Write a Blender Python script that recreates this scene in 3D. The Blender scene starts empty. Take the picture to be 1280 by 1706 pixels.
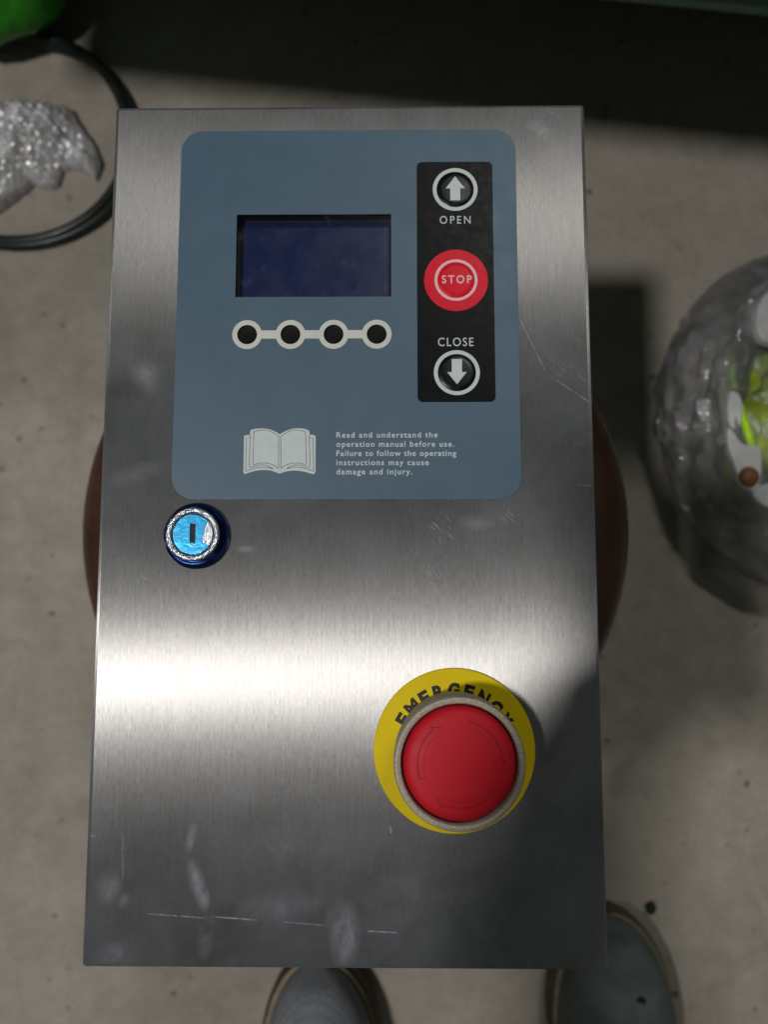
import bpy, bmesh, math, random
from mathutils import Vector, Matrix, Euler, noise
random.seed(7)
R = math.radians
SC = bpy.context.scene
COL = SC.collection

# ------------------------------------------------------------ camera
CAMZ = 0.67913
cd = bpy.data.cameras.new('camera')
cd.sensor_fit = 'VERTICAL'; cd.sensor_height = 36; cd.lens = 1331 / 1706 * 36
cd.clip_start = 0.01; cd.clip_end = 50
cam = bpy.data.objects.new('camera', cd); COL.objects.link(cam)
cam.location = (0, 0, CAMZ); cam.rotation_euler = (0.109002, 0.012189, 0.000805)
cd.dof.use_dof = True; cd.dof.focus_distance = 0.315; cd.dof.aperture_fstop = 8
SC.camera = cam

# ------------------------------------------------------------ world and lamps
w = bpy.data.worlds.new('World'); SC.world = w; w.use_nodes = True
bg = w.node_tree.nodes['Background']
bg.inputs['Color'].default_value = (0.80, 1.0, 0.84, 1); bg.inputs['Strength'].default_value = 0.072
SC.view_settings.view_transform = 'Standard'; SC.view_settings.look = 'None'
SC.view_settings.exposure = 0; SC.view_settings.gamma = 1

def area(name, loc, target, power, sx, sy, color, shape='RECTANGLE'):
    l = bpy.data.lights.new(name, 'AREA'); l.energy = power; l.shape = shape
    l.size = sx; l.size_y = sy; l.color = color
    o = bpy.data.objects.new(name, l); COL.objects.link(o)
    o.location = loc
    o.rotation_euler = (Vector(target) - Vector(loc)).to_track_quat('-Z', 'Y').to_euler()
    return o
# the bulb above and to the left, and the tube further up the room
area('ceiling_bulb', (-0.80, -0.24, 2.45), (0, 0, 0.36), 31, 0.18, 0.18, (1.0, 0.965, 0.94), 'ELLIPSE')
tb = area('ceiling_tube', (0.52, 1.20, 2.50), (0.05, 0.1, 0.36), 12.0, 0.62, 0.10, (1.0, 0.97, 0.93))
tb.rotation_euler.rotate_axis('Z', R(-8))

# ------------------------------------------------------------ geometry helpers
MROT = cam.rotation_euler.to_matrix()
def at(px, py, z):                       # where the line of sight through a photo pixel meets the level z
    d = MROT @ Vector(((px - 640) / 1331, (853 - py) / 1331, -1))
    return Vector((0, 0, CAMZ)) + d * ((z - CAMZ) / d.z)
ZF = 0.36                                # the door's face
BX, BY, BW, BH, BD = -0.018964, 0.034978, 0.2, 0.3483, 0.15
def fc(px, py):                          # photo pixel -> door coordinates
    p = at(px, py, ZF); return (p.x - BX, p.y - BY)

def link(name, me, mat=None, parent=None, loc=(0, 0, 0), smooth=False):
    o = bpy.data.objects.new(name, me); COL.objects.link(o)
    if mat is not None:
        me.materials.clear(); me.materials.append(mat)
    if smooth:
        me.polygons.foreach_set('use_smooth', [True] * len(me.polygons))
        me.set_sharp_from_angle(angle=R(smooth if smooth is not True else 40))
    o.parent = parent; o.location = loc
    return o
def bm_mesh(bm, name='m'):
    bmesh.ops.recalc_face_normals(bm, faces=bm.faces)
    me = bpy.data.meshes.new(name); bm.to_mesh(me); bm.free(); return me
def evaluated(data, mod=None):
    o = bpy.data.objects.new('tmp', data); COL.objects.link(o)
    if mod: mod(o)
    dg = bpy.context.evaluated_depsgraph_get(); dg.update()
    me = bpy.data.meshes.new_from_object(o.evaluated_get(dg))
    COL.objects.unlink(o); bpy.data.objects.remove(o)
    return me
def plate(loops, z0, z1, bevel=0.0):     # flat piece with holes, between two heights
    cu = bpy.data.curves.new('c', 'CURVE'); cu.dimensions = '2D'; cu.fill_mode = 'BOTH'
    cu.extrude = (z1 - z0) / 2 - bevel; cu.bevel_depth = bevel; cu.bevel_resolution = 1
    if bevel: cu.offset = -bevel
    for lp in loops:
        s = cu.splines.new('POLY'); s.points.add(len(lp) - 1); s.use_cyclic_u = True
        for p, q in zip(s.points, lp): p.co = (q[0], q[1], 0, 1)
    me = evaluated(cu); bpy.data.curves.remove(cu)
    me.transform(Matrix.Translation((0, 0, (z0 + z1) / 2)))
    return me
def circle(cx, cy, r, n=48, ry=None):
    return [(cx + r * math.cos(2 * math.pi * i / n), cy + (ry or r) * math.sin(2 * math.pi * i / n)) for i in range(n)]
def rrect(x0, y0, x1, y1, r, n=8):
    out = []
    for cx, cy, a0 in ((x1 - r, y1 - r, 0), (x0 + r, y1 - r, 90), (x0 + r, y0 + r, 180), (x1 - r, y0 + r, 270)):
        for i in range(n + 1):
            a = R(a0 + 90 * i / n); out.append((cx + r * math.cos(a), cy + r * math.sin(a)))
    return out
def lathe(prof, n=64, cap=True):
    bm = bmesh.new(); rings = []
    for r, z in prof:
        if r < 1e-6: rings.append([bm.verts.new((0, 0, z))])
        else: rings.append([bm.verts.new((r * math.cos(2 * math.pi * i / n), r * math.sin(2 * math.pi * i / n), z)) for i in range(n)])
    for a, b in zip(rings, rings[1:]):
        for i in range(n):
            j = (i + 1) % n
            if len(a) == 1: bm.faces.new((a[0], b[i], b[j]))
            elif len(b) == 1: bm.faces.new((a[i], a[j], b[0]))
            else: bm.faces.new((a[i], a[j], b[j], b[i]))
    return bm_mesh(bm)
def tube(pts, r, closed=False, n=10, name='t', radii=None):
    bm = bmesh.new(); rings = []; N = len(pts)
    for i, p in enumerate(pts):
        a = pts[(i - 1) % N] if closed or i else p; b = pts[(i + 1) % N] if closed or i < N - 1 else p
        t = (Vector(b) - Vector(a)).normalized()
        up = Vector((0, 0, 1)) if abs(t.z) < .9 else Vector((0, 1, 0))
        s = t.cross(up).normalized(); u = s.cross(t)
        rr = radii[i] if radii else r
        rings.append([bm.verts.new(Vector(p) + s * rr * math.cos(2 * math.pi * k / n) + u * rr * math.sin(2 * math.pi * k / n)) for k in range(n)])
    for i in range(N if closed else N - 1):
        a, b = rings[i], rings[(i + 1) % N]
        for k in range(n): bm.faces.new((a[k], a[(k + 1) % n], b[(k + 1) % n], b[k]))
    if not closed: bm.faces.new(rings[0]); bm.faces.new(rings[-1])
    return bm_mesh(bm)
def box_bm(x0, x1, y0, y1, z0, z1, bev=0, seg=2, bm=None):
    bm = bm or bmesh.new()
    g = bmesh.ops.create_cube(bm, size=1)['verts']
    for v in g: v.co = Vector(((x0 + x1) / 2 + v.co.x * (x1 - x0), (y0 + y1) / 2 + v.co.y * (y1 - y0), (z0 + z1) / 2 + v.co.z * (z1 - z0)))
    if bev: bmesh.ops.bevel(bm, geom=list({e for v in g for e in v.link_edges}), offset=bev, segments=seg, affect='EDGES', profile=0.5)
    return bm
def text_mesh(s, width, cap, bold=0.0, spacing=1.04):
    def mk(t, sp):
        c = bpy.data.curves.new('f', 'FONT'); c.body = t; c.size = 1; c.offset = bold; c.space_character = sp; c.resolution_u = 6
        c.extrude = 0.004
        m = evaluated(c); bpy.data.curves.remove(c); return m
    ref = mk('E', 1); eh = max(v.co.y for v in ref.vertices) - min(v.co.y for v in ref.vertices)
    if len(s) > 1:                       # letter spacing that keeps the letters' own proportions
        ws = []
        for sp in (1.0, 1.2):
            m = mk(s, sp); ws.append(max(v.co.x for v in m.vertices) - min(v.co.x for v in m.vertices)); bpy.data.meshes.remove(m)
        want = width / cap * eh / spacing
        sp = max(.95, min(1.6, 1 + .2 * (want - ws[0]) / (ws[1] - ws[0])))
        m = mk(s, sp)
    else: m = mk(s, 1)
    xs = [v.co.x for v in m.vertices]; ys = [v.co.y for v in ref.vertices]
    x0 = min(xs); k = width / (max(xs) - x0); ky = cap / (max(ys) - min(ys)); y0 = min(ys)
    for v in m.vertices: v.co = Vector(((v.co.x - x0) * k, (v.co.y - y0) * ky, v.co.z * 0.01 + 0.00004))
    bpy.data.meshes.remove(ref)
    return m
def thing(name, label, cat, loc=(0, 0, 0), rz=0, group=None):
    o = bpy.data.objects.new(name, None); COL.objects.link(o); o.empty_display_size = 0.02
    o.location = loc; o.rotation_euler = (0, 0, rz); tag(o, label, cat, group); return o
def tag(o, label, cat, group=None):
    o['label'] = label; o['category'] = cat
    if group: o['group'] = group
    return o

# ------------------------------------------------------------ material helpers
class NT:
    def __init__(s, name):
        s.m = bpy.data.materials.new(name); s.m.use_nodes = True; s.t = s.m.node_tree
        s.b = s.t.nodes['Principled BSDF']; s.o = s.t.nodes['Material Output']
    def n(s, ty, ins=None, **kw):
        q = s.t.nodes.new(ty)
        for k, v in kw.items(): setattr(q, k, v)
        for k, v in (ins or {}).items():
            if isinstance(v, bpy.types.NodeSocket): s.t.links.new(v, q.inputs[k])
            else: q.inputs[k].default_value = v
        return q
    def math(s, op, a, b=0.0, clamp=False):
        return s.n('ShaderNodeMath', {0: a, 1: b}, operation=op, use_clamp=clamp).outputs[0]
    def mr(s, v, a, b, c, d):
        return s.n('ShaderNodeMapRange', {0: v, 1: a, 2: b, 3: c, 4: d}).outputs[0]
    def co(s, kind='Object'):
        return s.n('ShaderNodeTexCoord').outputs[kind]
    def noise(s, vec, scale, detail=4, rough=.55, stretch=None, rot=0.0, dist=0.0):
        if stretch:
            if rot: vec = s.n('ShaderNodeMapping', {'Vector': vec, 'Rotation': (0, 0, rot)}).outputs[0]
            vec = s.n('ShaderNodeMapping', {'Vector': vec, 'Scale': stretch}).outputs[0]
        return s.n('ShaderNodeTexNoise', {'Vector': vec, 'Scale': scale, 'Detail': detail, 'Roughness': rough, 'Distortion': dist}).outputs['Fac']
    def mix(s, f, a, b):
        q = s.n('ShaderNodeMix', data_type='RGBA')
        for i, v in ((0, f), (6, a), (7, b)):
            if isinstance(v, bpy.types.NodeSocket): s.t.links.new(v, q.inputs[i])
            elif i: q.inputs[i].default_value = (*v, 1)
            else: q.inputs[i].default_value = v
        return q.outputs[2]
    def set(s, **kw):
        for k, v in kw.items():
            k = k.replace('_', ' ')
            if isinstance(v, bpy.types.NodeSocket): s.t.links.new(v, s.b.inputs[k])
            elif isinstance(v, tuple) and len(v) == 3 and s.b.inputs[k].type == 'RGBA': s.b.inputs[k].default_value = (*v, 1)
            else: s.b.inputs[k].default_value = v
        return s
    def bump(s, h, strength, dist=0.001):
        q = s.n('ShaderNodeBump', {'Height': h, 'Strength': strength, 'Distance': dist})
        s.t.links.new(q.outputs[0], s.b.inputs['Normal']); return q

def simple(name, col, rough=.5, metal=0.0, var=0.12, vs=120, bump=0.0, bs=600, **kw):
    kw.setdefault('Specular_IOR_Level', .28)
    n = NT(name); c = n.co()
    f = n.noise(c, vs, 5, .6)
    a = tuple(x * (1 - var) for x in col); b = tuple(min(1, x * (1 + var)) for x in col)
    r2 = n.mr(n.noise(c, vs * 2.3, 4), .3, .7, max(0.02, rough - .06), min(1, rough + .06))
    n.set(Base_Color=n.mix(n.mr(f, .3, .7, 0, 1), a, b), Roughness=r2, Metallic=metal, **kw)
    if bump: n.bump(n.noise(c, bs, 3), bump, 0.0005)
    return n.m

# ---- brushed stainless steel, with the wear that is on this door
LOBE = .45                               # share of the broader reflection of the worn finish
def steel():
    n = NT('brushed_stainless_steel'); c = n.co()
    fine = n.noise(c, 1, 4, .75, stretch=(5200, 300, 300))
    mid = n.noise(c, 1, 3, .6, stretch=(1100, 55, 100))
    broad = n.noise(c, 1, 2, .5, stretch=(40, 9, 20))
    grain = n.math('ADD', n.math('MULTIPLY', fine, .75), n.math('MULTIPLY', mid, .25))
    def local(px, py, ang):
        x, y = fc(px, py)
        v = n.n('ShaderNodeVectorMath', {0: c, 1: (-x, -y, 0)}, operation='ADD').outputs[0]
        return n.n('ShaderNodeMapping', {'Vector': v, 'Rotation': (0, 0, R(-ang))}).outputs[0]
    def ell(px, py, rx, ry, ang, soft=1.0):        # ellipse in mm, rx along ang
        v = local(px, py, ang)
        v = n.n('ShaderNodeVectorMath', {0: v, 1: (1000 / rx, 1000 / ry, 0)}, operation='MULTIPLY').outputs[0]
        l = n.n('ShaderNodeVectorMath', {0: v}, operation='LENGTH').outputs['Value']
        return n.mr(l, 1.0, max(0.0, 1 - soft), 0, 1)
    brk = n.mr(n.noise(c, 55, 6, .65, dist=.4), .38, .66, 0, 1)
    brk2 = n.mr(n.noise(c, 1, 6, .7, stretch=(260, 90, 1)), .35, .62, .25, 1)
    total = None
    def add(v):
        nonlocal total
        total = v if total is None else n.math('MAXIMUM', total, v)
    # pale handling marks
    for px, py, rx, ry, a, k, brkk in (
        (243, 628, 9, 7, -60, .30, 1), (180, 1480, 8, 6, 80, .40, 1), (205, 1500, 4, 3, 60, .3, 1),
        (318, 1395, 6.5, 2.2, 80, .75, 0), (328, 1470, 10, 3.6, -72, .55, 0), (338, 1495, 6, 3.2, -80, .45, 0),
        (575, 1560, 14, 6.5, 88, .45, 0), (560, 1520, 8, 5, 60, .25, 1), (470, 1510, 22, 8, 10, .18, 1),
        (345, 1560, 10, 4, 80, .28, 1), (190, 1590, 12, 5, 5, .28, 1), (900, 215, 7, 5, -15, .55, 1),
        (410, 915, 5, 2, 0, .45, 1), (560, 1200, 16, 11, 30, .16, 1), (480, 1420, 26, 12, 5, .14, 1),
        (700, 1480, 20, 10, 0, .12, 1), (790, 870, 9, 4, 0, .22, 1), (225, 790, 14, 5, 18, .25, 1), (930, 250, 10, 10, 0, .2, 1)):
        e = ell(px, py, rx, ry, a, .8)
        e = n.math('MULTIPLY', e, brk if brkk else brk2)
        add(n.math('MULTIPLY', e, k))
    # crossing scuffs (short parallel scratches)
    diag = n.mr(n.noise(c, 1, 2, .6, stretch=(2600, 130, 1), rot=R(-40)), .60, .68, 0, 1)
    for px, py, rx, ry, k in ((735, 878, 7, 9, .9), (722, 965, 6, 11, .9), (735, 1040, 7, 12, 1.0), (855, 862, 9, 4, .7), (870, 420, 4, 4, .6), (915, 360, 13, 9, .35), (925, 610, 12, 9, .35), (240, 1000, 5, 9, .3), (225, 230, 10, 12, .35)):
        add(n.math('MULTIPLY', n.math('MULTIPLY', ell(px, py, rx, ry, 0, .7), diag), k))
    # single scratches: from, to, width mm, strength
    dash = n.mr(n.noise(c, 420, 5, .7), .36, .62, 0.05, .85)
    for x0, y0, x1, y1, wd, k in (
        (866, 530, 911, 622, .45, 1), (924, 631, 986, 672, .5, 1), (944, 546, 971, 575, .4, .55), (962, 623, 978, 636, .4, .8),
        (240, 1522, 350, 1530, .55, 1), (350, 1527, 430, 1533, .7, 1.3), (470, 1536, 545, 1542, .6, .7), (610, 1551, 664, 1554, .6, 1),
        (268, 986, 269, 1014, .55, 1.2), (232, 958, 254, 970, .7, .7), (845, 982, 844, 1006, .5, .8), (725, 1030, 752, 1062, .6, .9), (718, 968, 730, 988, .5, .9),
        (382, 179, 418, 178, .6, 1.4), (962, 808, 988, 809, .5, .8), (204, 1385, 204, 1470, .8, .5), (908, 185, 925, 189, .4, .9),
        (650, 1376, 652, 1388, .9, 1.6), (955, 740, 975, 741, .4, .4), (650, 1100, 652, 1040, .35, .4), (420, 1330, 560, 1300, .35, .3), (150, 1392, 158, 1394, .7, 1)):
        p, q = fc(x0, y0), fc(x1, y1)
        L = math.hypot(q[0] - p[0], q[1] - p[1]); a = math.degrees(math.atan2(q[1] - p[1], q[0] - p[0]))
        v = local((x0 + x1) / 2, (y0 + y1) / 2, a)
        s = n.n('ShaderNodeSeparateXYZ', {0: v}).outputs
        m = n.math('MULTIPLY', n.mr(n.math('ABSOLUTE', s[0]), L / 2, L / 2 * .8, 0, 1), n.mr(n.math('ABSOLUTE', s[1]), wd * .0006, 0, 0, 1))
        add(n.math('MULTIPLY', n.math('MULTIPLY', m, dash), k))
    up = n.n('ShaderNodeSeparateXYZ', {0: n.n('ShaderNodeNewGeometry').outputs['Normal']}).outputs[2]
    total = n.math('MULTIPLY', total, n.mr(up, .9, .99, 0, 1))
    # faint overall grime
    haze = n.mr(n.noise(c, 26, 6, .62, dist=.6), .36, .78, .12, .27)
    total = n.math('ADD', total, haze, True)
    base = n.mix(n.mr(grain, .3, .7, 0, 1), (.11, .108, .103), (.325, .318, .306))
    n.set(Base_Color=base, Metallic=1.0, Anisotropic=1.0,
          Roughness=n.math('ADD', n.mr(grain, .3, .7, .30, .41), n.math('MULTIPLY', broad, .06)))
    nx_ = n.n('ShaderNodeSeparateXYZ', {0: n.n('ShaderNodeTexCoord').outputs['Normal']}).outputs[0]
    side = n.math('GREATER_THAN', n.math('ABSOLUTE', nx_), .8)          # the two long sides are brushed the other way
    tv = n.n('ShaderNodeCombineXYZ', {0: n.math('SUBTRACT', 1.0, side), 1: side, 2: 0.0}).outputs[0]
    tan = n.n('ShaderNodeVectorTransform', {0: tv}, vector_type='VECTOR', convert_from='OBJECT', convert_to='WORLD')
    n.t.links.new(tan.outputs[0], n.b.inputs['Tangent'])
    n.bump(grain, .10, .0001)
    g2 = n.n('ShaderNodeBsdfPrincipled', {'Base Color': base, 'Metallic': 1.0, 'Roughness': .45, 'Anisotropic': 1.0, 'Tangent': tan.outputs[0]})
    bmp = n.b.inputs['Normal'].links[0].from_socket
    g1 = n.n('ShaderNodeBsdfAnisotropic', {'Color': base, 'Roughness': n.mr(grain, .3, .7, .345, .405), 'Anisotropy': .75, 'Rotation': .25, 'Tangent': tan.outputs[0], 'Normal': bmp})
    n.t.nodes.remove(n.b)
    lobes = n.n('ShaderNodeMixShader', {0: LOBE, 1: g1.outputs[0], 2: g2.outputs[0]})
    d = n.n('ShaderNodeBsdfDiffuse', {'Color': (.62, .63, .70, 1), 'Roughness': 1.0})
    mx = n.n('ShaderNodeMixShader', {0: n.math('MULTIPLY', total, .50), 1: lobes.outputs[0], 2: d.outputs[0]})
    n.t.links.new(mx.outputs[0], n.o.inputs['Surface'])
    return n.m

def concrete():
    n = NT('concrete_floor'); c = n.co()
    big = n.noise(c, 5, 5, .6, dist=.3); med = n.noise(c, 24, 6, .6); fine = n.noise(c, 260, 6, .7)
    col = n.mix(n.mr(big, .3, .7, 0, 1), (.250, .228, .188), (.325, .288, .245))
    col = n.mix(n.mr(med, .38, .66, 0, .75), col, (.215, .193, .155))
    col = n.mix(n.mr(fine, .3, .7, 0, .35), col, (.40, .36, .31))
    vo = n.n('ShaderNodeTexVoronoi', {'Vector': n.n('ShaderNodeVectorMath', {0: c, 1: n.n('ShaderNodeTexNoise', {'Vector': c, 'Scale': 90.0}).outputs['Color']}, operation='MULTIPLY_ADD').outputs[0], 'Scale': 40})
    vo = n.n('ShaderNodeTexVoronoi', {'Vector': c, 'Scale': 62.0, 'Randomness': 1.0})
    dd = n.math('ADD', vo.outputs['Distance'], n.mr(fine, .2, .8, -.12, .12))
    pick = n.mr(n.n('ShaderNodeSeparateColor', {0: vo.outputs['Color']}).outputs[0], .55, .85, 0, 1)
    clus = n.mr(n.noise(c, 9, 3), .44, .58, 0, 1)
    pit = n.math('MULTIPLY', n.math('MULTIPLY', n.mr(dd, .24, .08, 0, 1), pick), clus)
    col = n.mix(n.math('MULTIPLY', pit, .9), col, (.065, .055, .042))
    col = n.mix(n.mr(n.noise(c, 75, 5, .65), .42, .66, 0, .35), col, (.205, .185, .15))
    stain = n.mr(n.noise(c, 14, 6, .7, dist=1.0), .54, .70, 0, .6)
    col = n.mix(stain, col, (.20, .17, .135))
    chip = n.mr(n.noise(c, 70, 4, .6), .70, .76, 0, .5)
    col = n.mix(chip, col, (.46, .44, .38))
    n.set(Base_Color=col, Roughness=n.mr(med, .3, .7, .62, .85))
    n.bump(n.math('SUBTRACT', n.math('ADD', n.math('MULTIPLY', fine, .3), med), pit), .35, .002)
    return n.m

def film(name, col, alpha, rough=.12, diff=.25, nb=0):
    n = NT(name); c = n.co()
    tr = n.n('ShaderNodeBsdfTransparent', {'Color': (*[.97, .97, .97], 1)})
    gl = n.n('ShaderNodeBsdfGlossy', {'Color': (.9, .9, .92, 1), 'Roughness': rough})
    di = n.n('ShaderNodeBsdfDiffuse', {'Color': (*col, 1)}); tl = n.n('ShaderNodeBsdfTranslucent', {'Color': (*col, 1)})
    dt = n.n('ShaderNodeMixShader', {0: .35, 1: di.outputs[0], 2: tl.outputs[0]})
    body = n.n('ShaderNodeMixShader', {0: n.math('MULTIPLY', n.mr(n.noise(c, 45, 5), .3, .7, .5, 1.4), diff), 1: tr.outputs[0], 2: dt.outputs[0]})
    lw = n.n('ShaderNodeLayerWeight', {'Blend': .35})
    mx = n.n('ShaderNodeMixShader', {0: n.math('ADD', n.math('MULTIPLY', lw.outputs['Fresnel'], .8), alpha, True), 1: body.outputs[0], 2: gl.outputs[0]})
    if nb:
        b = n.n('ShaderNodeBump', {'Height': n.noise(c, nb, 4, .6, dist=1.0), 'Strength': .8, 'Distance': .004})
        n.t.links.new(b.outputs[0], gl.inputs['Normal'])
    n.t.links.new(mx.outputs[0], n.o.inputs['Surface']); n.t.nodes.remove(n.b)
    return n.m

M_STEEL = steel(); M_FLOOR = concrete()
M_BLUE = simple('matt_blue_grey_film', (.056, .099, .142), .42, var=.05, vs=30, bump=.08, bs=2500)
M_BLACK = simple('black_overlay_print', (.003, .004, .0045), .34, var=.2, bump=.05, bs=2500, Specular_IOR_Level=.08)
M_DOME = simple('black_domed_key', (.002, .003, .0035), .30, var=.2, Specular_IOR_Level=.2)
M_BLACK2 = simple('black_indicator_pit', (.002, .003, .0025), .5, Specular_IOR_Level=.1)
M_WHITE = simple('pale_grey_print', (.45, .50, .50), .5, var=.06, vs=200)
M_RING = simple('off_white_print', (.48, .50, .46), .5, var=.05, vs=200)
M_LINE = simple('dark_print_line', (.12, .16, .19), .5)
M_KEYRED = simple('red_overlay_print', (.56, .006, .022), .36, Specular_IOR_Level=.12, var=.07, bump=.05, bs=2500)
M_PINK = simple('pale_pink_print', (.66, .42, .42), .5, var=.05)
M_SCREEN = simple('dark_blue_display', (.002, .008, .050), .3, var=.2, vs=50)
M_WALL = simple('dark_recess', (.004, .0045, .009), .6)
M_YEL = simple('yellow_plate', (.60, .45, .002), .40, Specular_IOR_Level=.12, var=.06, vs=40, bump=.04)
M_INK = simple('black_ink', (.008, .008, .008), .5)
M_COLLAR = simple('beige_grey_metallic_plastic', (.34, .295, .24), .52, var=.28, vs=1100, bump=.5, bs=2200, metal=.15)
M_CAP = simple('matt_red_plastic', (.40, .008, .016), .50, Specular_IOR_Level=.14, var=.06, vs=60, bump=.10, bs=1800)
M_CAPLINE = simple('dark_red_moulding', (.20, .004, .009), .5)
M_STOOL = simple('red_brown_lacquered_wood', (.048, .022, .014), .30, var=.3, vs=30)
M_CABLE = simple('black_cable_sheath', (.010, .017, .014), .34, var=.3, vs=60)
M_GREEN = simple('bright_green_plastic', (.030, .26, .012), .34, var=.3, vs=14)
M_BENCH = simple('grey_green_painted_steel', (.30, .42, .34), .5, var=.15, vs=20)
M_BENCHD = simple('dark_green_painted_steel', (.012, .022, .014), .6, var=.15, vs=20)

# ------------------------------------------------------------ the setting
bm = bmesh.new(); bmesh.ops.create_grid(bm, x_segments=4, y_segments=4, size=3.0)
fl = link('floor', bm_mesh(bm), M_FLOOR); fl['kind'] = 'structure'

# low shelf whose edge shows at the top right corner; its unseen upper board is added to shade the floor
p0 = at(1160, 1, .06); p1 = at(1280, 13, .06); dirn = (p1 - p0).normalized()
sh = thing('storage_shelf', 'grey green steel shelf, only the rim of its bottom board at the top right corner', 'shelf', (p0.x, p0.y, 0), math.atan2(dirn.y, dirn.x))
bm = box_bm(-1.05, .75, 0, .6, .050, .060, .002); link('bottom_board', bm_mesh(bm), M_BENCH, sh)
a0, a1 = Vector((.150, .296, 0)), Vector((-.386, .362, 0)); ang = math.atan2(a0.y - a1.y, a0.x - a1.x)
bm = box_bm(-.53, .8, 0, .75, .388, .40, .002); ub = link('shade_board', bm_mesh(bm), M_BENCHD, sh)
ub.rotation_euler.z = ang - sh.rotation_euler.z; ub.location = Matrix.Rotation(-sh.rotation_euler.z, 3, 'Z') @ Vector((a0.x - p0.x, a0.y - p0.y, 0))
for x in (-1.02, .71):
    for y in (.03, .56):
        bm = box_bm(x, x + .03, y, y + .03, 0, .0495, .001); link('foot', bm_mesh(bm), M_BENCHD, sh)
        bm = box_bm(x, x + .03, y, y + .03, .0605, .3875, .001); link('post', bm_mesh(bm), M_BENCHD, sh)

# ------------------------------------------------------------ stool
SX, SY, SZ, SR = -.0240, .0453, .2098, .1665
st = thing('stool', 'low round stool with glossy red-brown wooden seat under the steel box', 'stool', (SX, SY, 0))
pr = [(0, SZ), (SR - .030, SZ), (SR - .018, SZ - .0012), (SR - .009, SZ - .004), (SR - .003, SZ - .009), (SR, SZ - .015), (SR - .002, SZ - .022), (SR - .008, SZ - .028), (SR - .02, SZ - .030), (0, SZ - .030)]
link('seat', lathe(pr, 96), M_STOOL, st, smooth=50)
for a in (45, 135, 225, 315):
    c_, s_ = math.cos(R(a)), math.sin(R(a))
    link('leg', tube([(c_ * .085, s_ * .085, SZ - .0305), (c_ * .1, s_ * .1, .1), (c_ * .118, s_ * .118, .001)], .014, n=16, radii=[.016, .015, .012]), M_STOOL, st, smooth=True)
link('ring_stretcher', tube([(math.cos(R(a)) * .102, math.sin(R(a)) * .102, .085) for a in range(0, 360, 10)], .006, True), M_STOOL, st, smooth=True)

# ------------------------------------------------------------ control box
cb = thing('control_box', 'brushed stainless steel control box with blue-grey keypad, key lock and red emergency button', 'control box', (BX, BY, ZF - BD))
DZ = BD                                   # height of the door's face in box coordinates
hx, hy = BW / 2, BH / 2
link('enclosure', bm_mesh(box_bm(-hx + .002, hx - .002, -hy + .002, hy - .002, 0, DZ - .0175, .003, 3)), M_STEEL, cb)
# door with a cut-out behind the display
dm = bm_mesh(box_bm(-hx, hx, -hy, hy, -.0165, 0, .0016, 4))
SCR = (-46.8e-3, 89.5e-3, 17.95e-3, 125.3e-3)
cut = bpy.data.objects.new('cut', bm_mesh(box_bm(SCR[0] - .0015, SCR[2] + .0015, SCR[1] - .0015, SCR[3] + .0015, -.010, .01))); COL.objects.link(cut)
LED = [(-41.5e-3, 73.45e-3), (-23.6e-3, 73.45e-3), (-5.8e-3, 73.45e-3), (12.0e-3, 73.45e-3)]
def mod(o):
    m_ = o.modifiers.new('b', 'BOOLEAN'); m_.operation = 'DIFFERENCE'; m_.object = cut; m_.solver = 'EXACT'
dm2 = evaluated(dm, mod); COL.objects.unlink(cut); bpy.data.objects.remove(cut)
door = link('door', dm2, M_STEEL, cb, (0, 0, DZ), smooth=30)
for f in dm2.polygons:
    if f.area > .0004 or max(abs(c) for c in f.normal) > .999: f.use_smooth = False
for i in range(3): link('hinge_knuckle', tube([(hx + .0015 - .004, y, DZ - .0175) for y in ((-.11, -.08), (-.015, .015), (.08, .11))[i]], .0012, n=10), M_STEEL, cb)

# keypad overlay
T = .0005
kp = link('keypad_overlay', plate([rrect(-.0710, .0051, .0704, .1626, .0092), [(SCR[0], SCR[1]), (SCR[0], SCR[3]), (SCR[2], SCR[3]), (SCR[2], SCR[1])]] + [circle(x, y, .0041) for x, y in LED], 0.00005, T), M_BLUE, cb, (0, 0, DZ))
kp['label'] = 'matt blue-grey membrane keypad with rounded corners'
def kpart(name, me, mat, label=None, z=0, smooth=False):
    o = link(name, me, mat, kp, (0, 0, z), smooth)
    if label: o['label'] = label
    return o
# display: dark well, blue glass at its bottom
bm = bmesh.new(); x0, y0, x1, y1 = SCR[0] - .0008, SCR[1] - .0008, SCR[2] + .0008, SCR[3] + .0008
a = [bm.verts.new(v) for v in ((x0, y0, 0), (x1, y0, 0), (x1, y1, 0), (x0, y1, 0))]; b = [bm.verts.new((v.co.x, v.co.y, -.0068)) for v in a]
for i in range(4): bm.faces.new((a[i], a[(i + 1) % 4], b[(i + 1) % 4], b[i]))
bm.faces.new(b)
wm = bm_mesh(bm); kpart('display_well', wm, M_WALL)
kpart('display_screen', bm_mesh(box_bm(SCR[0] + .0008, SCR[2] - .0002, SCR[1] + .0002, SCR[3] - .0004, -.0066, -.0054, .0003)), M_SCREEN, 'dark blue display, switched off')
n = NT('clear_display_window'); c = n.co()
tr = n.n('ShaderNodeBsdfTransparent'); gl = n.n('ShaderNodeBsdfGlossy', {'Roughness': .16}); di = n.n('ShaderNodeBsdfDiffuse', {'Color': (.30, .33, .45, 1)})
sm = n.math('MULTIPLY', n.mr(n.noise(c, 150, 5, .6), .58, .76, 0, .03), 1.0)
m1 = n.n('ShaderNodeMixShader', {0: sm, 1: tr.outputs[0], 2: di.outputs[0]})
m2 = n.n('ShaderNodeMixShader', {0: .016, 1: m1.outputs[0], 2: gl.outputs[0]}); n.t.links.new(m2.outputs[0], n.o.inputs['Surface']); n.t.nodes.remove(n.b)
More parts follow.
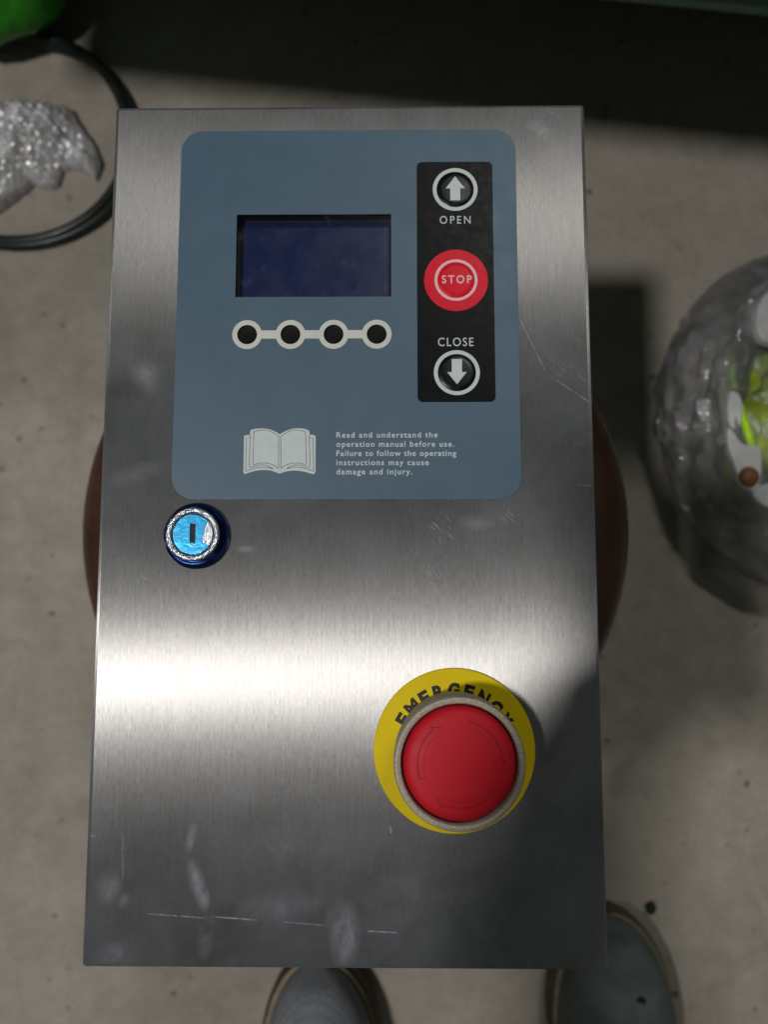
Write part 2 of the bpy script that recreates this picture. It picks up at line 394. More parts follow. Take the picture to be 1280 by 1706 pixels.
kpart('display_window', bm_mesh(box_bm(SCR[0] + .0001, SCR[2] - .0001, SCR[1] + .0001, SCR[3] - .0001, -.0006, -.0001)), n.m)
# faint raised step round the display
def frame_line(x0, y0, x1, y1, r, w_): return [rrect(x0, y0, x1, y1, r), rrect(x0 + w_, y0 + w_, x1 - w_, y1 - w_, max(r - w_, .0002))]
kpart('embossed_border', plate(frame_line(SCR[0] - .0055, SCR[1] - .0062, SCR[2] + .0050, SCR[3] + .0045, .001, .0004), T - .0001, T + .00005), M_BLUE)
# four linked indicator windows
loops = []
def linked_outline(r, hb):
    da = math.asin(hb / r); top, bot = [], []
    N = 20
    up = []; dn = []
    for k, (x, y) in enumerate(LED):
        a0 = math.pi - (0 if k == 0 else da); a1 = 0 if k == 3 else da
        for i in range(N + 1):
            t = a0 + (a1 - a0) * i / N; up.append((x + r * math.cos(t), y + r * math.sin(t)))
    for (x, y) in up: dn.append((x, 2 * LED[0][1] - y))
    return up + dn[::-1][1:-1]
kpart('indicator_surround', plate([linked_outline(.00615, .00175)] + [circle(x, y, .0041) for x, y in LED], T, T + .00008), M_RING, 'off-white rings joined by a bar')
well = lathe([(.00409, .00052), (.0040, .00042), (.0038, .0002), (.0033, .0001), (0, .0001)], 40)
dome = lathe([(.00395, -.0001), (.0036, .00025), (.002, .00055), (0, .00062)], 40)
for i, (x, y) in enumerate(LED):
    o = kpart('indicator_window', well, M_BLACK2, None, 0, 60); o.location = (x, y, 0)
# black key strip
BK = (.0287, .0449, .0605, .1481)
kpart('key_strip', plate([rrect(BK[0], BK[1], BK[2], BK[3], .0022)], T, T + .0001), M_BLACK, 'black strip behind the three keys')
Z1 = T + .0001
for nm, cy, rad in (('open_key', .1358, .0094), ('close_key', .0571, .0094)):
    o = kpart(nm, lathe([(rad - .0016, 0), (rad - .0022, .0003), (rad - .004, .00042), (0, .00042)], 48), M_DOME, None, 0, 60); o.location = (.0448, cy, Z1)
    o = kpart('key_ring', plate([circle(0, 0, rad, 64), circle(0, 0, rad - .0016, 64)], 0, .0002), M_WHITE); o.location = (.0448, cy, Z1)
def arrow(cy, sgn, head_y, tip_y, base_y):
    pts = [(0, tip_y), (.0040, head_y), (.0021, head_y), (.0021, base_y), (-.0021, base_y), (-.0021, head_y), (-.0040, head_y)]
    if sgn < 0: pts = pts[::-1]
    return [[(.0448 + x, y) for x, y in pts]]
ya = lambda py: fc(760, py)[1]
kpart('up_arrow', plate(arrow(0, 1, ya(316), ya(296), ya(336)), Z1 + .00044, Z1 + .00052), M_WHITE)
kpart('down_arrow', plate(arrow(0, -1, ya(621), ya(641.5), ya(599.5)), Z1 + .00044, Z1 + .00052), M_WHITE)
o = kpart('stop_disc', plate([circle(0, 0, .0132, 72)], 0, .00012), M_KEYRED); o.location = (.0448, .0963, Z1)
o = kpart('stop_key', lathe([(.0078, 0), (.0072, .0003), (.0055, .00042), (0, .00042)], 48), M_KEYRED, None, 0, 60); o.location = (.0448, .0963, Z1 + .00012)
o = kpart('key_ring', plate([circle(0, 0, .0089, 64), circle(0, 0, .0077, 64)], 0, .0002), M_PINK, 'pale ring round STOP'); o.location = (.0448, .0963, Z1 + .00012)
def word(s, pxl, pyb, pxr, pyt, mat, z, bold=0.0, sp=1.0, parent=None, name='lettering'):
    a, b = fc(pxl, pyb), fc(pxr, pyt)
    o = link(name, text_mesh(s, b[0] - a[0], b[1] - a[1], bold, sp), mat, parent or kp, (a[0], a[1], z)); o['label'] = 'the printed words ' + s
    return o
word('OPEN', 733, 374, 784, 361, M_WHITE, Z1, .004, .86)
word('CLOSE', 730, 577.5, 789, 563.5, M_WHITE, Z1, .004, .86)
word('STOP', 736.3, 474, 786, 460.5, M_PINK, Z1 + .00056, .016, .88)
for i, (s, wd) in enumerate((('Read and understand the', 168.6), ('operation manual before use.', 196.2), ('Failure to follow the operating', 199.5), ('instructions may cause', 154), ('damage and injury.', 126.5))):
    yb = 729.6 + 15.3 * i
    word(s, 560.7, yb, 560.7 + wd, yb - 9.6, M_WHITE, T, .018, 1.03)
# open book symbol (traced in its own flat plane)
def bk(pts): return [fc(390 + x / 8.533, 700 + y / 8.533) for x, y in pts]
def arc3(x0, y0, xm, ym, x1, y1, n_=10):      # quadratic through three points
    cx, cy = 2 * xm - (x0 + x1) / 2, 2 * ym - (y0 + y1) / 2
    return [((1 - t) ** 2 * x0 + 2 * t * (1 - t) * cx + t * t * x1, (1 - t) ** 2 * y0 + 2 * t * (1 - t) * cy + t * t * y1) for t in [i / n_ for i in range(n_ + 1)]]
outer = [(135, 750), (145, 235), (160, 218), (226, 212), (232, 160)] + arc3(250, 138, 470, 128, 652, 206, 14) + arc3(652, 206, 850, 124, 1050, 142, 14)[1:] + [(1075, 165), (1078, 210), (1140, 215), (1162, 238), (1160, 745), (1130, 772)] + arc3(1090, 762, 860, 720, 660, 762, 12) + arc3(635, 762, 420, 712, 160, 768, 12)
kpart('book_symbol', plate([bk(outer)], T, T + .00008), M_WHITE, 'white open book symbol')
def lines(polys, wpx):
    bm = bmesh.new()
    for P in polys:
        P = [Vector((*p, 0)) for p in bk(P)]
        L, Rr = [], []
        for i, p in enumerate(P):
            t = (P[min(i + 1, len(P) - 1)] - P[max(i - 1, 0)]).normalized(); nn = Vector((-t.y, t.x, 0)) * wpx
            L.append(bm.verts.new(p + nn)); Rr.append(bm.verts.new(p - nn))
        for i in range(len(P) - 1): bm.faces.new((L[i], Rr[i], Rr[i + 1], L[i + 1]))
    return bm_mesh(bm)
mir = lambda P: [(1302 - x, y) for x, y in P]
pg = arc3(285, 172, 470, 150, 636, 238, 14) + [(634, 690)] + arc3(634, 690, 470, 615, 270, 640, 14) + [(278, 400), (285, 172)]
l2 = [(232, 215), (218, 655), (235, 675)] + arc3(250, 672, 420, 640, 560, 700, 8)
l3 = [(222, 250), (178, 252), (168, 730)] + arc3(170, 730, 370, 672, 545, 695, 8)
kpart('book_outline', lines([pg, mir(pg), l2, mir(l2), l3, mir(l3)], .00014), M_LINE).location.z = T + .00012

# key lock
lx, ly = fc(328.5, 893)
M_FILMD = simple('dark_blue_tinted_chrome', (.025, .055, .16), .16, metal=.9, var=.5, vs=150)
M_CHROME = simple('crinkled_chrome', (.62, .64, .68), .18, metal=1.0, var=.3, vs=900, bump=1.0, bs=1500)
n = NT('cyan_protective_film'); c = n.co()
cr = n.mr(n.noise(c, 330, 3, .6, dist=1.0), .3, .75, 0, 1)
n.set(Base_Color=n.mix(cr, (.0, .24, .50), (.0, .34, .62)), Roughness=.24, Metallic=.35); n.bump(cr, .07, .0006); M_CYAN = n.m
lk = link('key_lock', lathe([(.0131, 0), (.0133, .0012), (.0130, .0020), (.0122, .0026), (.0118, .0023), (.0112, .0022), (.0108, .0040), (.0107, .0068), (0, .0068)], 72), M_FILMD, cb, (lx, ly, DZ + .0001), smooth=35)
lk['label'] = 'round key lock with torn cyan protective film'
o = link('bezel_ring', lathe([(.0104, .0066), (.0105, .0078), (.0101, .0083), (.0092, .0084), (.0084, .0080), (.0080, .0070), (.0080, .0066)], 72), M_CHROME, lk, smooth=50)
slot = rrect(-.00115, -.0034, .00115, .0044, .0002, 2)
tear = [(0.0046, .0040), (.0038, .0026), (.0035, .0005), (.0030, -.0012), (.0030, -.0033), (.0038, -.0040), (.0058, -.0042)]
def disc_arc(r, a0, a1, n_=50): return [(r * math.cos(R(a0 + (a1 - a0) * i / n_)), r * math.sin(R(a0 + (a1 - a0) * i / n_))) for i in range(n_ + 1)]
link('lock_cylinder', plate([circle(0, 0, .0078, 60), slot], .0064, .0073), M_CHROME, lk)
cyan_outline = disc_arc(.0077, 42, 326) + [(.0054, -.0036), (.0036, -.0030), (.0040, -.0010), (.0047, .0008), (.0047, .0024), (.0055, .0042)]
link('cyan_film', plate([cyan_outline, slot], .00735, .0075), M_CYAN, lk)
link('keyhole', bm_mesh(box_bm(-.00113, .00113, -.0033, .0043, .0066, .0069)), M_WALL, lk)
M_CREASE = simple('pale_crease', (.10, .62, .80), .3)
link('film_crease', tube([(-.0072, -.0016, .0075), (-.0035, -.0014, .00752), (-.0010, -.0006, .0075)], .00008, n=5), M_CREASE, lk)
link('film_crease', tube([(-.0072, -.0016, .0075), (-.001, -.0028, .00752), (.0030, -.0047, .0075)], .00008, n=5), M_CREASE, lk)

# emergency button
ex, ey = fc(757, 1249)
eb = link('emergency_button', lathe([(0, 0), (.0313, 0), (.0313, .0009), (.0309, .0012), (0, .0012)], 96), M_YEL, cb, (ex, ey, DZ + .0001), smooth=30)
eb['label'] = 'yellow round plate with red mushroom push button'
H_ = .0275
link('collar', lathe([(.0225, .0012), (.0226, .003), (.0232, .010), (.0236, .020), (.0236, H_ - .0015), (.0231, H_ - .0003), (.0222, H_), (.0213, H_ - .0003), (.0209, H_ - .0010), (.0208, H_ - .006), (.0208, .012)], 96), M_COLLAR, eb, smooth=35)
link('push_cap', lathe([(.0203, .012), (.0203, H_ - .0030), (.0199, H_ - .0012), (.0186, H_ - .0002), (.017, H_ + .0003), (.010, H_ + .0006), (0, H_ + .0007)], 96), M_CAP, eb, smooth=40)
def ecap(cx, cy): return ((cx - 629) / 3.765 / 4.67e3, -(cy - 725) / 3.765 / 4.67e3 * .985)
def rot_arrow(a0, a1, r, hw):        # clockwise arrow outline
    o_, i_ = [], []
    N = 22; ah = a1 + 11 if a1 < a0 else a1 - 11
    for k in range(N + 1):
        t = R(a0 + (ah - a0) * k / N)
        o_.append(((r + hw) * math.cos(t), (r + hw) * math.sin(t))); i_.append(((r - hw) * math.cos(t), (r - hw) * math.sin(t)))
    f = lambda rr, a: (rr * math.cos(R(a)), rr * math.sin(R(a)))
    return o_ + [f(r + hw * 2.3, ah), f(r, a1 - 3), f(r - hw * 2.3, ah)] + i_[::-1]
for a0, a1 in ((200, 118), (78, -6), (318, 236)):
    P = rot_arrow(a0, a1, .0140, .0011)
    o = link('turn_arrow', tube([(x, y, 0) for x, y in P], 0.00019, True, n=6), M_CAPLINE, eb, (0, 0, H_ + .00036))
# EMERGENCY round the top of the plate
bm = bmesh.new()
word_ = 'EMERGENCY'; step = 14.9
for i, chx in enumerate(word_):
    a = 90 + step * (4 - i)
    wch = {'M': .0054, 'E': .0040, 'Y': .0047}.get(chx, .0046)
    m = text_mesh(chx, wch, .0058, .056); m.transform(Matrix.Translation((-wch / 2, .0199, 0))); m.transform(Matrix.Rotation(R(a - 90), 4, 'Z'))
    bm.from_mesh(m); bpy.data.meshes.remove(m)
o = link('lettering', bm_mesh(bm), M_INK, eb, (0, 0, .0012)); o['label'] = 'the printed word EMERGENCY'

# ------------------------------------------------------------ crumpled things
def fb(v, s, o=4): return noise.fractal(Vector(v) * s, 0.6, 2.1, o)
def ridge(v, s): return 1 - abs(noise.noise(Vector(v) * s)) * 2

# black cable coil lying at the left
def coil(name, turns, label, cat):
    P = []
    for k in range(int(turns * 60) + 1):
        t = k / 60; a = R(200 + 360 * t)
        cx, cy = -.332 - .002 * t, .4055
        rx = .106 + .003 * math.sin(7 * t + 1) - .003 * t; ry = .095 - .004 * t + (.006 * t if math.sin(a) > 0 else 0)
        P.append((cx + rx * math.cos(a), cy + ry * math.sin(a), .0052 + .006 * t * (.55 + .45 * math.sin(a * 1 + .4)) ))
    x, y, z = P[-1]; P += [(x - .02 * i, y + .008 * i, max(.0052, z - .003 * i)) for i in range(1, 12)]
    return tag(link(name, tube(P, .0047, n=14), M_CABLE, smooth=True), label, cat)
coil('cable', 1.9, 'black cable coiled in a ring on the concrete at the upper left', 'cable')

# bubble wrap bundle
M_WRAP = film('bubble_wrap_film', (.95, .95, .98), .22, .34, .72, 0)
def inside(P, x, y):
    r = False; j = len(P) - 1
    for i in range(len(P)):
        if (P[i][1] > y) != (P[j][1] > y) and x < (P[j][0] - P[i][0]) * (y - P[i][1]) / (P[j][1] - P[i][1]) + P[i][0]: r = not r
        j = i
    return r
def sdist(P, x, y):
    d = 9
    for i in range(len(P)):
        a, b = Vector(P[i]), Vector(P[(i + 1) % len(P)]); p = Vector((x, y)); t = max(0, min(1, (p - a).dot(b - a) / max((b - a).length_squared, 1e-12)))
        d = min(d, (p - a - (b - a) * t).length)
    return d if inside(P, x, y) else -d
WP = [tuple(at(x, y, .03)[:2]) for x, y in ((-120, 170), (-60, 150), (40, 147), (98, 155), (112, 180), (138, 215), (150, 250), (140, 272), (120, 258), (100, 252), (82, 258), (74, 284), (54, 290), (34, 282), (8, 302), (-30, 330), (-130, 320), (-160, 240))]
wc = Vector((sum(p[0] for p in WP) / len(WP), sum(p[1] for p in WP) / len(WP)))
bm = bmesh.new(); G = {}; S = .0016
x0 = min(p[0] for p in WP); x1 = max(p[0] for p in WP); y0 = min(p[1] for p in WP); y1 = max(p[1] for p in WP)
nx, ny = int((x1 - x0) / S) + 2, int((y1 - y0) / S) + 2
def wrap_h(x, y):
    d = sdist(WP, x, y)
    if d < -.0012: return None
    e = max(0, min(1, (d + .001) / .02)) ** .5
    h = .005 + e * (.018 + .007 * fb((x, y, 1), 14) + .009 * ridge((x, y, 3), 26) + .0028 * ridge((x, y, 9), 70) + .0010 * fb((x, y, 5), 140))
    # hexagonal bubbles
    jx = .008 * noise.noise(Vector((x * 40, y * 40, 4))); jy = .008 * noise.noise(Vector((x * 40, y * 40, 14)))
    u = (x + jx + .35 * y) / .0085; v = (y + jy - .2 * x) / .0074; row = math.floor(v); uu = (u + .5 * (row % 2)) % 1 - .5; vv = v - row - .5
    q = uu * uu + vv * vv * .8
    if q < .17: h += .0022 * math.sqrt(max(0, 1 - q / .17)) * (0.4 + 0.6 * (noise.noise(Vector((math.floor(u), row, 7.3))) > -.2))
    return h
for i in range(nx):
    for j in range(ny):
        x, y = x0 + i * S, y0 + j * S; h = wrap_h(x, y)
        if h is not None: G[i, j] = (bm.verts.new((x - wc.x, y - wc.y, h)), bm.verts.new((x - wc.x, y - wc.y, .001 + .35 * (h - .012) * 0)))
for (i, j) in list(G):
    q = [G.get(k) for k in ((i, j), (i + 1, j), (i + 1, j + 1), (i, j + 1))]
    if all(q): bm.faces.new([a[0] for a in q]); 
# skirt down to the floor
for e in [e for e in bm.edges if len(e.link_faces) == 1]:
    a, b = e.verts
    c_ = bm.verts.new((a.co.x * 1.0 , a.co.y, .0015)); d_ = bm.verts.new((b.co.x, b.co.y, .0015)); bm.faces.new((a, b, d_, c_))
for v in [v for v in bm.verts if not v.link_faces]: bm.verts.remove(v)
bmesh.ops.remove_doubles(bm, verts=bm.verts, dist=.00005)
bw = link('bubble_wrap', bm_mesh(bm), M_WRAP, None, (wc.x, wc.y, 0)); tag(bw, 'crumpled clear bubble wrap lying inside the loop of black cable', 'bubble wrap')

# green bag at the top left corner
def blob(rx, ry, rz, seg, amp, s, seed, flat=0.0):
    bm = bmesh.new(); bmesh.ops.create_icosphere(bm, subdivisions=seg, radius=1)
    for v in bm.verts:
        d = v.co.normalized(); k = 1 + amp * fb(d + Vector((seed, 0, 0)), s, 5) + amp * .5 * (ridge(d + Vector((0, seed, 0)), s * 1.7) - .5)
        v.co = Vector((d.x * rx * k, d.y * ry * k, max(-rz, d.z * rz * k)))
    return bm_mesh(bm)
g = link('green_plastic_bag', blob(.070, .070, .055, 5, .07, .9, 3), M_GREEN, None, (-.351, .548, .0552), smooth=60)
tag(g, 'bright green crumpled plastic bag at the top left corner', 'plastic bag')

# clear plastic bag at the right with lime green things in it
BC = at(1352, 708, .03)
M_CLEAR = film('clear_bag_film', (.44, .44, .46), .05, .10, .44, 60)
n_, mrows = 180, 50
bm = bmesh.new(); rows = []
prof = [(.100, 0.0), (.119, .004), (.126, .016), (.124, .034), (.116, .054), (.106, .072), (.098, .082), (.090, .087), (.082, .086), (.076, .080), (.071, .070), (.067, .055), (.060, .035), (.03, .024), (.01, .022)]
def pv(t):
    k = t * (len(prof) - 1); i = min(int(k), len(prof) - 2); f = k - i
    return prof[i][0] * (1 - f) + prof[i + 1][0] * f, prof[i][1] * (1 - f) + prof[i + 1][1] * f
for j in range(mrows):
    t = j / (mrows - 1); r, z = pv(t); row = []
    for i in range(n_):
        a = 2 * math.pi * i / n_; tw = a + .9 * t
        p = Vector((math.cos(tw) * 1.3, math.sin(tw) * 1.3, t * 3.2 + 5))
        loc = .4 + .6 * max(0, math.cos(a - 3.1)) ** 3
        fold = (ridge(p, .9) * .007 + noise.noise(p * 1.1) * .006 + ridge(p + Vector((3, 3, 3)), 1.9) * .003) + (ridge(p + Vector((9, 0, 0)), 3.4) * .0055 + ridge(p, 7) * .0022) * loc
        sq = 1 + .04 * math.sin(a)
        row.append(bm.verts.new(((r + fold) * math.cos(a) * sq * .93, (r + fold) * math.sin(a) * sq * 1.06, max(.0008, z + fold * (.8 if 0.1 < t else 0)))))
    rows.append(row)
for j in range(mrows - 1):
    for i in range(n_): bm.faces.new((rows[j][i], rows[j][(i + 1) % n_], rows[j + 1][(i + 1) % n_], rows[j + 1][i]))
bm.faces.new(rows[-1])
tag(link('clear_plastic_bag', bm_mesh(bm), M_CLEAR, None, (BC.x, BC.y, 0), smooth=24), 'clear crumpled plastic bag standing open at the right edge', 'plastic bag')
M_BUCKET = simple('dark_grey_plastic', (.016, .019, .022), .32, var=.3)
bk_ = link('bucket', lathe([(0, .004), (.068, .004), (.074, .02), (.084, .070), (.087, .076), (.085, .079), (.072, .079), (.069, .075), (.066, .022), (0, .018)], 64), M_BUCKET, None, (BC.x + .004, BC.y - .003, .0), smooth=40)
bk_.scale = (.88, 1.16, 1); tag(bk_, 'dark bucket inside the clear plastic bag at the right edge', 'bucket')
M_LIME = simple('lime_green_fabric', (.20, .27, .020), .40, var=.5, vs=60, bump=.4, bs=200)
M_LIME2 = simple('bright_lime_edge', (.36, .62, .010), .35, var=.15)
M_WPL = simple('milky_white_plastic', (.42, .43, .43), .35, var=.14, vs=60)
M_BRN = simple('brown_knob', (.16, .075, .03), .5, var=.4, vs=120)
M_INNER = film('inner_wrap_film', (.5, .55, .5), .08, .14, .24, 120)
q = at(1340, 695, .085)
lb = thing('lime_bundle', 'lime green wrapped bundle lying in the bucket in the clear bag', 'bundle', (q.x, q.y, .022))
link('fabric', blob(.058, .083, .055, 5, .10, 2.0, 11), M_LIME, lb, (0, 0, .020), smooth=60)
e0 = at(1240, 700, .092) - Vector((q.x, q.y, .022)); e1 = at(1253, 742, .092) - Vector((q.x, q.y, .022))
link('bright_edge', tube([e0 + Vector((0, .012, -.004)), e0, (e0 + e1) / 2 + Vector((-.001, 0, .002)), e1], .0032, n=10, radii=[.0026, .003, .0034, .003]), M_LIME2, lb, smooth=True)
e2 = at(1222, 622, .09) - Vector((q.x, q.y, .022))
link('bright_edge', tube([e2 + Vector((.002, .008, 0)), e2, e2 + Vector((.001, -.012, 0))], .004, n=10, radii=[.001, .0036, .002]), M_LIME2, lb, smooth=True)
link('inner_wrap', blob(.060, .085, .058, 5, .10, 2.0, 21), M_INNER, lb, (0, .002, .021), smooth=60)
def wpiece(outline, z, th, label, name='plastic_fitting'):
    P = [at(x, y, z) for x, y in outline]; c = sum(P, Vector()) / len(P)
    me = plate([[(p.x - c.x, p.y - c.y) for p in P]], -th, 0, .001)
    return tag(link(name, me, M_WPL, None, (c.x, c.y, z), smooth=60), label, 'fitting')
def soft(pts, k=3):
    for _ in range(k):
        o = []
        for i in range(len(pts)):
            a, b = pts[i], pts[(i + 1) % len(pts)]
            o += [(a[0] * .75 + b[0] * .25, a[1] * .75 + b[1] * .25), (a[0] * .25 + b[0] * .75, a[1] * .25 + b[1] * .75)]
        pts = o
    return pts
wpiece(soft([(1262, 520), (1275, 485), (1310, 480), (1330, 520), (1315, 575), (1275, 570), (1262, 550)]), .102, .012, 'large milky white plastic fitting at the top of the lime bundle')
w2 = wpiece(soft([(1212, 712), (1222, 715), (1238, 742), (1262, 740), (1272, 752), (1270, 800), (1262, 822), (1238, 812), (1228, 780), (1214, 745)]), .099, .010, 'angled milky white plastic fitting with a brown knob beside the lime bundle')
kq = at(1247, 795, .101); kb = lathe([(.0068, 0), (.0075, .002), (.0062, .005), (.003, .0065), (0, .0068)], 24)
link('knob', kb, M_BRN, w2, kq - Vector(w2.location), smooth=50)
wpiece(soft([(1216, 655), (1228, 650), (1240, 668), (1238, 700), (1232, 718), (1218, 712), (1213, 685)]), .097, .008, 'small upright milky white plastic fitting left of the bright lime edge')
wpiece(soft([(1252, 815), (1290, 800), (1310, 830), (1290, 850), (1262, 835)]), .098, .008, 'milky white plastic fitting below the brown knob')

# ------------------------------------------------------------ the person taking the photograph, and the phone
PERSON = thing('person', 'person in dark clothes standing over the box, grey canvas shoes showing below it', 'person', (.06, -.42, 0))
def skin(chain, links, name, mat, parent, sub=1):
    me = bpy.data.meshes.new(name); me.from_pydata([Vector(c[:3]) for c in chain], links, [])
    def mod(o):
        k = o.modifiers.new('s', 'SKIN')
        for v, c in zip(o.data.skin_vertices[0].data, chain): v.radius = (c[3], c[4] if len(c) > 4 else c[3])
        o.data.skin_vertices[0].data[0].use_root = True
        u = o.modifiers.new('u', 'SUBSURF'); u.levels = sub
    m = evaluated(me, mod)
    o = link(name, m, mat, parent, smooth=80)
    if parent: o.location = (-parent.location.x, -parent.location.y, -parent.location.z)
    return o
M_CLOTH = simple('dark_grey_cloth', (.018, .02, .024), .85, var=.3, vs=40, bump=.3, bs=500)
M_SKIN = simple('skin', (.42, .25, .17), .5, var=.1, vs=60, bump=.15, bs=900)
M_HAIR = simple('black_hair', (.008, .007, .006), .5, var=.4, vs=90, bump=.8, bs=400)
B = [(.06, -.66, .86, .135, .12), (.05, -.60, 1.02, .125, .11), (.04, -.50, 1.17, .135, .12), (.03, -.42, 1.29, .13, .11), (.02, -.35, 1.37, .055), (.01, -.29, 1.42, .05),
     (-.14, -.42, 1.27, .065), (-.225, -.37, 1.02, .046), (-.180, -.26, .86, .040), (-.128, -.190, .765, .031),
     (.20, -.43, 1.27, .065), (.27, -.50, 1.02, .048), (.26, -.47, .86, .042), (.24, -.42, .79, .034),
     (-.03, -.62, .80, .09), (-.055, -.50, .47, .062), (-.055, -.51, .12, .048), (.15, -.62, .80, .09), (.165, -.48, .47, .062), (.172, -.48, .12, .048)]
E_ = [(0, 1), (1, 2), (2, 3), (3, 4), (4, 5), (3, 6), (6, 7), (7, 8), (8, 9), (3, 10), (10, 11), (11, 12), (12, 13), (0, 14), (14, 15), (15, 16), (0, 17), (17, 18), (18, 19)]
skin(B, E_, 'clothed_body', M_CLOTH, PERSON, 2)
hd = link('head', blob(.075, .095, .115, 4, .015, 1.5, 2) if 0 else lathe([(0, -.115), (.035, -.108), (.055, -.08), (.066, -.04), (.074, .01), (.075, .05), (.062, .09), (.035, .112), (0, .118)], 32), M_SKIN, PERSON, (.0 - .06, -.235 + .42, 1.475), smooth=80)
hd.rotation_euler = (R(-50), 0, 0)
link('nose', tube([(0, .070, .015), (0, .088, -.012), (0, .080, -.022)], .01, n=10, radii=[.006, .011, .009]), M_SKIN, hd, smooth=True)
for s_ in (-1, 1):
    link('ear', tube([(s_ * .074, 0, .02), (s_ * .084, -.006, .004), (s_ * .074, -.002, -.022)], .008, n=8), M_SKIN, hd, smooth=True)
    link('eye', lathe([(.012, 0), (.009, .004), (0, .006)], 16), M_WPL, hd, (s_ * .028, .066, .018), smooth=True).rotation_euler = (R(-90), 0, 0)
link('mouth', tube([(-.02, .064, -.045), (0, .068, -.044), (.02, .064, -.045)], .004, n=8), simple('lips', (.36, .12, .10), .5), hd, smooth=True)
link('hair', lathe([(.079, .035), (.080, .06), (.066, .098), (.037, .121), (0, .127)], 32), M_HAIR, hd, (0, -.006, 0), smooth=80)
# left hand closed round the lower half of the phone
PZ = .694
Hh = [(-.128, -.190, .765, .026, .02), (-.100, -.155, .733, .030, .018), (-.074, -.118, .708, .036, .014), (-.068, -.090, .700, .034, .012)]
El = [(0, 1), (1, 2), (2, 3)]
for k, (fx, fy, L_) in enumerate(((-.066, -.060, .052), (-.066, -.080, .060), (-.068, -.100, .058), (-.072, -.118, .046))):
    b0 = len(Hh)                          # four fingers under the phone's back edge, one thumb on its screen
    Hh += [(fx, fy, PZ - .012, .009), (fx + L_ * .38, fy + .004, PZ - .0125, .0085), (fx + L_ * .62, fy + .007, PZ - .0115, .0075)]
    El += [(3, b0), (b0, b0 + 1), (b0 + 1, b0 + 2)]
b0 = len(Hh); Hh += [(-.070, -.075, PZ + .016, .012), (-.045, -.050, PZ + .019, .0105), (-.028, -.035, PZ + .018, .009)]
El += [(3, b0), (b0, b0 + 1), (b0 + 1, b0 + 2)]
skin(Hh, El, 'hand', M_SKIN, PERSON, 2)
M_PH = simple('black_glass', (.006, .006, .007), .12, var=.2)
ph = thing('smartphone', 'dark smartphone held flat over the box by its lower half', 'phone', (-.029, -.066, PZ))
link('phone_body', bm_mesh(box_bm(-.0375, .0375, -.079, .079, -.004, .004, .003, 3)), M_PH, ph, smooth=60)
link('camera_bump', plate([rrect(.004, .045, .033, .076, .006)], -.0055, -.0041), M_PH, ph)

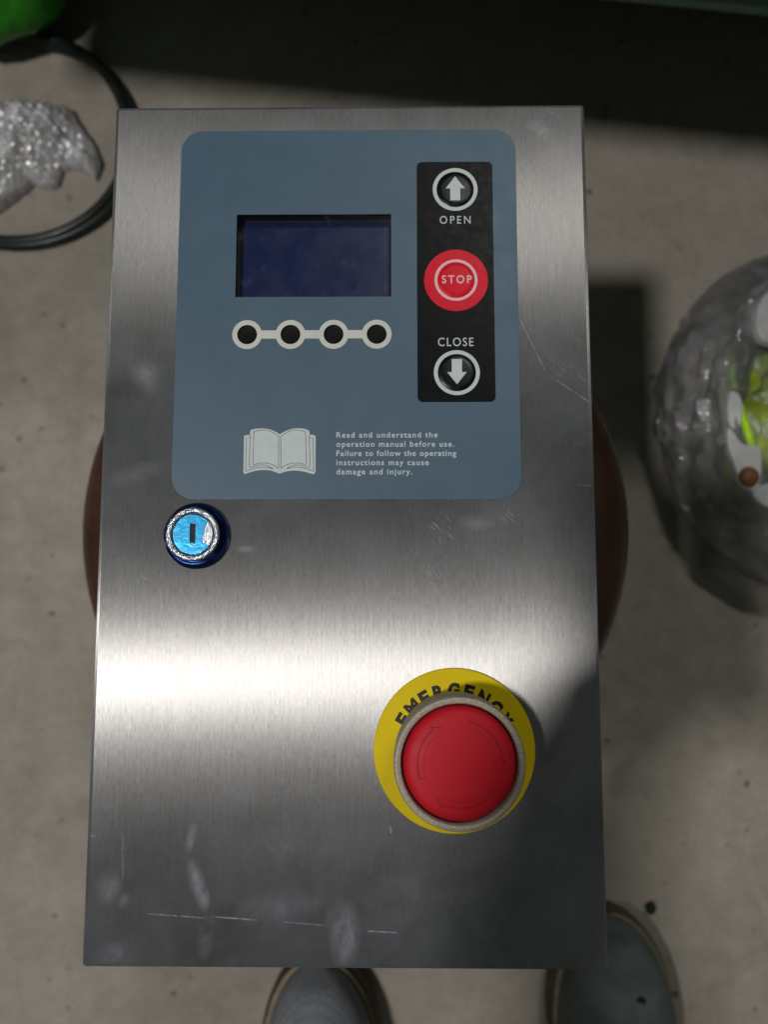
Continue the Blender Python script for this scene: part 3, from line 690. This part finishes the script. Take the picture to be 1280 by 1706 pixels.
# ------------------------------------------------------------ shoes
def shoe(label, toe, rz, width, col, rim, perf, name='shoe'):
    L = .285; hw = width / 2
    root = bpy.data.objects.new(name, None); COL.objects.link(root); root['label'] = label; root.parent = PERSON
    root.location = (toe[0] - PERSON.location.x, toe[1] - PERSON.location.y, 0); root.rotation_euler = (0, 0, rz)
    def half(y):                       # half width at distance y behind the toe
        t = y / L
        if t < .30: k = math.sqrt(max(0, 1 - (1 - t / .30) ** 2.3))
        elif t < .8: k = 1 - .20 * math.sin((t - .30) / .5 * math.pi)
        else: k = .93 * math.sqrt(max(0, 1 - ((t - .8) / .2) ** 2.4))
        return hw * k
    ys = [L * (1 - math.cos(math.pi * i / 40)) / 2 for i in range(41)]
    def ring(off, z): return None
    def outline(off):
        pts = []
        for y in ys: pts.append((max(0, half(y) + off * (1 if 0 < y < L else 0)), -y))
        pts[0] = (0, off); pts[-1] = (0, -L - off)
        full = pts + [(-x, y) for x, y in pts[::-1][1:-1]]
        return full
    def loft(levels, mat, nm, cap0=True, cap1=True, sm=50):
        bm = bmesh.new(); R_ = []
        for off, z in levels: R_.append([bm.verts.new((x, y, z(x, y) if callable(z) else z)) for x, y in outline(off)])
        for a, b in zip(R_, R_[1:]):
            for i in range(len(a)): bm.faces.new((a[i], a[(i + 1) % len(a)], b[(i + 1) % len(a)], b[i]))
        if cap0: bm.faces.new(R_[0])
        if cap1: bm.faces.new(R_[-1])
        return link(nm, bm_mesh(bm), mat, root, smooth=sm)
    loft([(-.002, 0), (.0, .004), (.001, .020), (-.001, .026), (-.004, .027)], rim, 'sole')
    loft([(-.0035, .0268), (-.0015, .0285), (-.002, .0305), (-.005, .0312)], M_WELT, 'welt')
    # upper: dome over the outline
    bm = bmesh.new(); rows = []
    K = 22
    for y in ys[1:-1]:
        h = half(y) - .0052; t = y / L
        crown = .022 + .040 * min(1, (t / .42)) ** .8 * (1 if t < .5 else 1 - .1 * (t - .5))
        crown *= min(1, (t / .05)) ** .5 if t < .05 else 1
        row = []
        for k in range(K + 1):
            a = math.pi * k / K; cx = math.cos(a); sx = math.sin(a) ** .62
            row.append(bm.verts.new((h * (abs(cx) ** .9 * (1 if cx > 0 else -1)), -y, .030 + crown * sx + .0006 * fb((cx, y * 30, 2), 3))))
        rows.append(row)
    for a, b in zip(rows, rows[1:]):
        for k in range(K): bm.faces.new((a[k], a[k + 1], b[k + 1], b[k]))
    for rr in (rows[0], rows[-1]): bm.faces.new(rr)
    # open throat
    th = [f for f in bm.faces if f.calc_center_median().y < -.17 and f.calc_center_median().y > -.262 and abs(f.calc_center_median().x) < hw * .52]
    bmesh.ops.delete(bm, geom=th, context='FACES')
    link('upper', bm_mesh(bm), col, root, smooth=60)
    link('insole', plate([circle(0, -.215, hw * .75, 32, .055)], .031, .034), M_WALL, root)
    for ex_, ey_ in perf:
        h = .030 + .0225 + .040 * min(1, ((-ey_) / L / .42)) ** .8 * math.sqrt(max(0.05, 1 - (ex_ / (half(-ey_) - .005)) ** 2)) ** .62 - .0195
        crown = .022 + .040 * min(1, (-ey_ / L / .42)) ** .8
        cx = abs(ex_) / (half(-ey_) - .0052); sx = math.sqrt(max(0, 1 - (cx ** (1 / .9)) ** 2)) ** .62
        link('eyelet', lathe([(.0036, -.002), (.0034, .0002), (.0024, .0005), (.0018, .0002), (0, .0001)], 18), M_EYE, root, (ex_, ey_, .030 + crown * sx), smooth=60)
    return root
def canvas(name, a, b, dots):
    n = NT(name); c = n.co()
    col = n.mix(n.mr(n.noise(c, 28, 5, .6), .35, .65, 0, 1), a, b)
    if dots:
        vo = n.n('ShaderNodeTexVoronoi', {'Vector': n.n('ShaderNodeMapping', {'Vector': c, 'Rotation': (0, 0, R(35))}).outputs[0], 'Scale': 330.0, 'Randomness': .12})
        d = n.mr(vo.outputs['Distance'], .30, .42, 1, 0)
        col = n.mix(n.math('MULTIPLY', d, .55), col, tuple(x * .35 for x in a))
    col = n.mix(n.mr(n.noise(c, 90, 5, .7), .6, .8, 0, .5), col, (.16, .15, .13))
    n.set(Base_Color=col, Roughness=.75); n.bump(n.noise(c, 900, 3), .3, .0008); return n.m
M_WELT = simple('beige_welt', (.21, .165, .11), .6, var=.2, vs=90)
M_SOLE = simple('olive_brown_rubber', (.070, .054, .032), .6, var=.3, vs=60)
M_SOLE2 = simple('dark_brown_rubber', (.045, .026, .018), .6, var=.3, vs=60)
M_EYE = simple('dark_eyelet', (.010, .016, .016), .5)
M_CAN1 = canvas('grey_blue_canvas', (.125, .135, .155), (.175, .185, .20), True)
M_CAN2 = canvas('shaded_grey_green_canvas', (.055, .075, .072), (.105, .12, .122), False)  # right shoe of the pair, its colour darkened for the shade it stands in
tR = at(1010, 1513, .02); tL = at(528, 1585, .02)
shoe('right shoe, grey-green with shade in its colour, its toe beside the box corner', tR, R(1), .096, M_CAN2, M_SOLE, [(.010, -.046), (-.016, -.085), (.002, -.090)])
shoe('left shoe, grey-blue perforated canvas, half hidden below the box edge', tL, R(4), .095, M_CAN1, M_SOLE2, [(-.034, -.044)])
p = at(1090, 1519, .012)
cl = blob(.0036, .0046, .0045, 3, .3, 2.5, 5)
tag(link('grit_lump', cl, simple('dark_green_grit', (.012, .022, .018), .7), None, (p.x, p.y, .0047), smooth=60), 'small dark lump on the floor touching the right shoe\'s toe', 'debris')
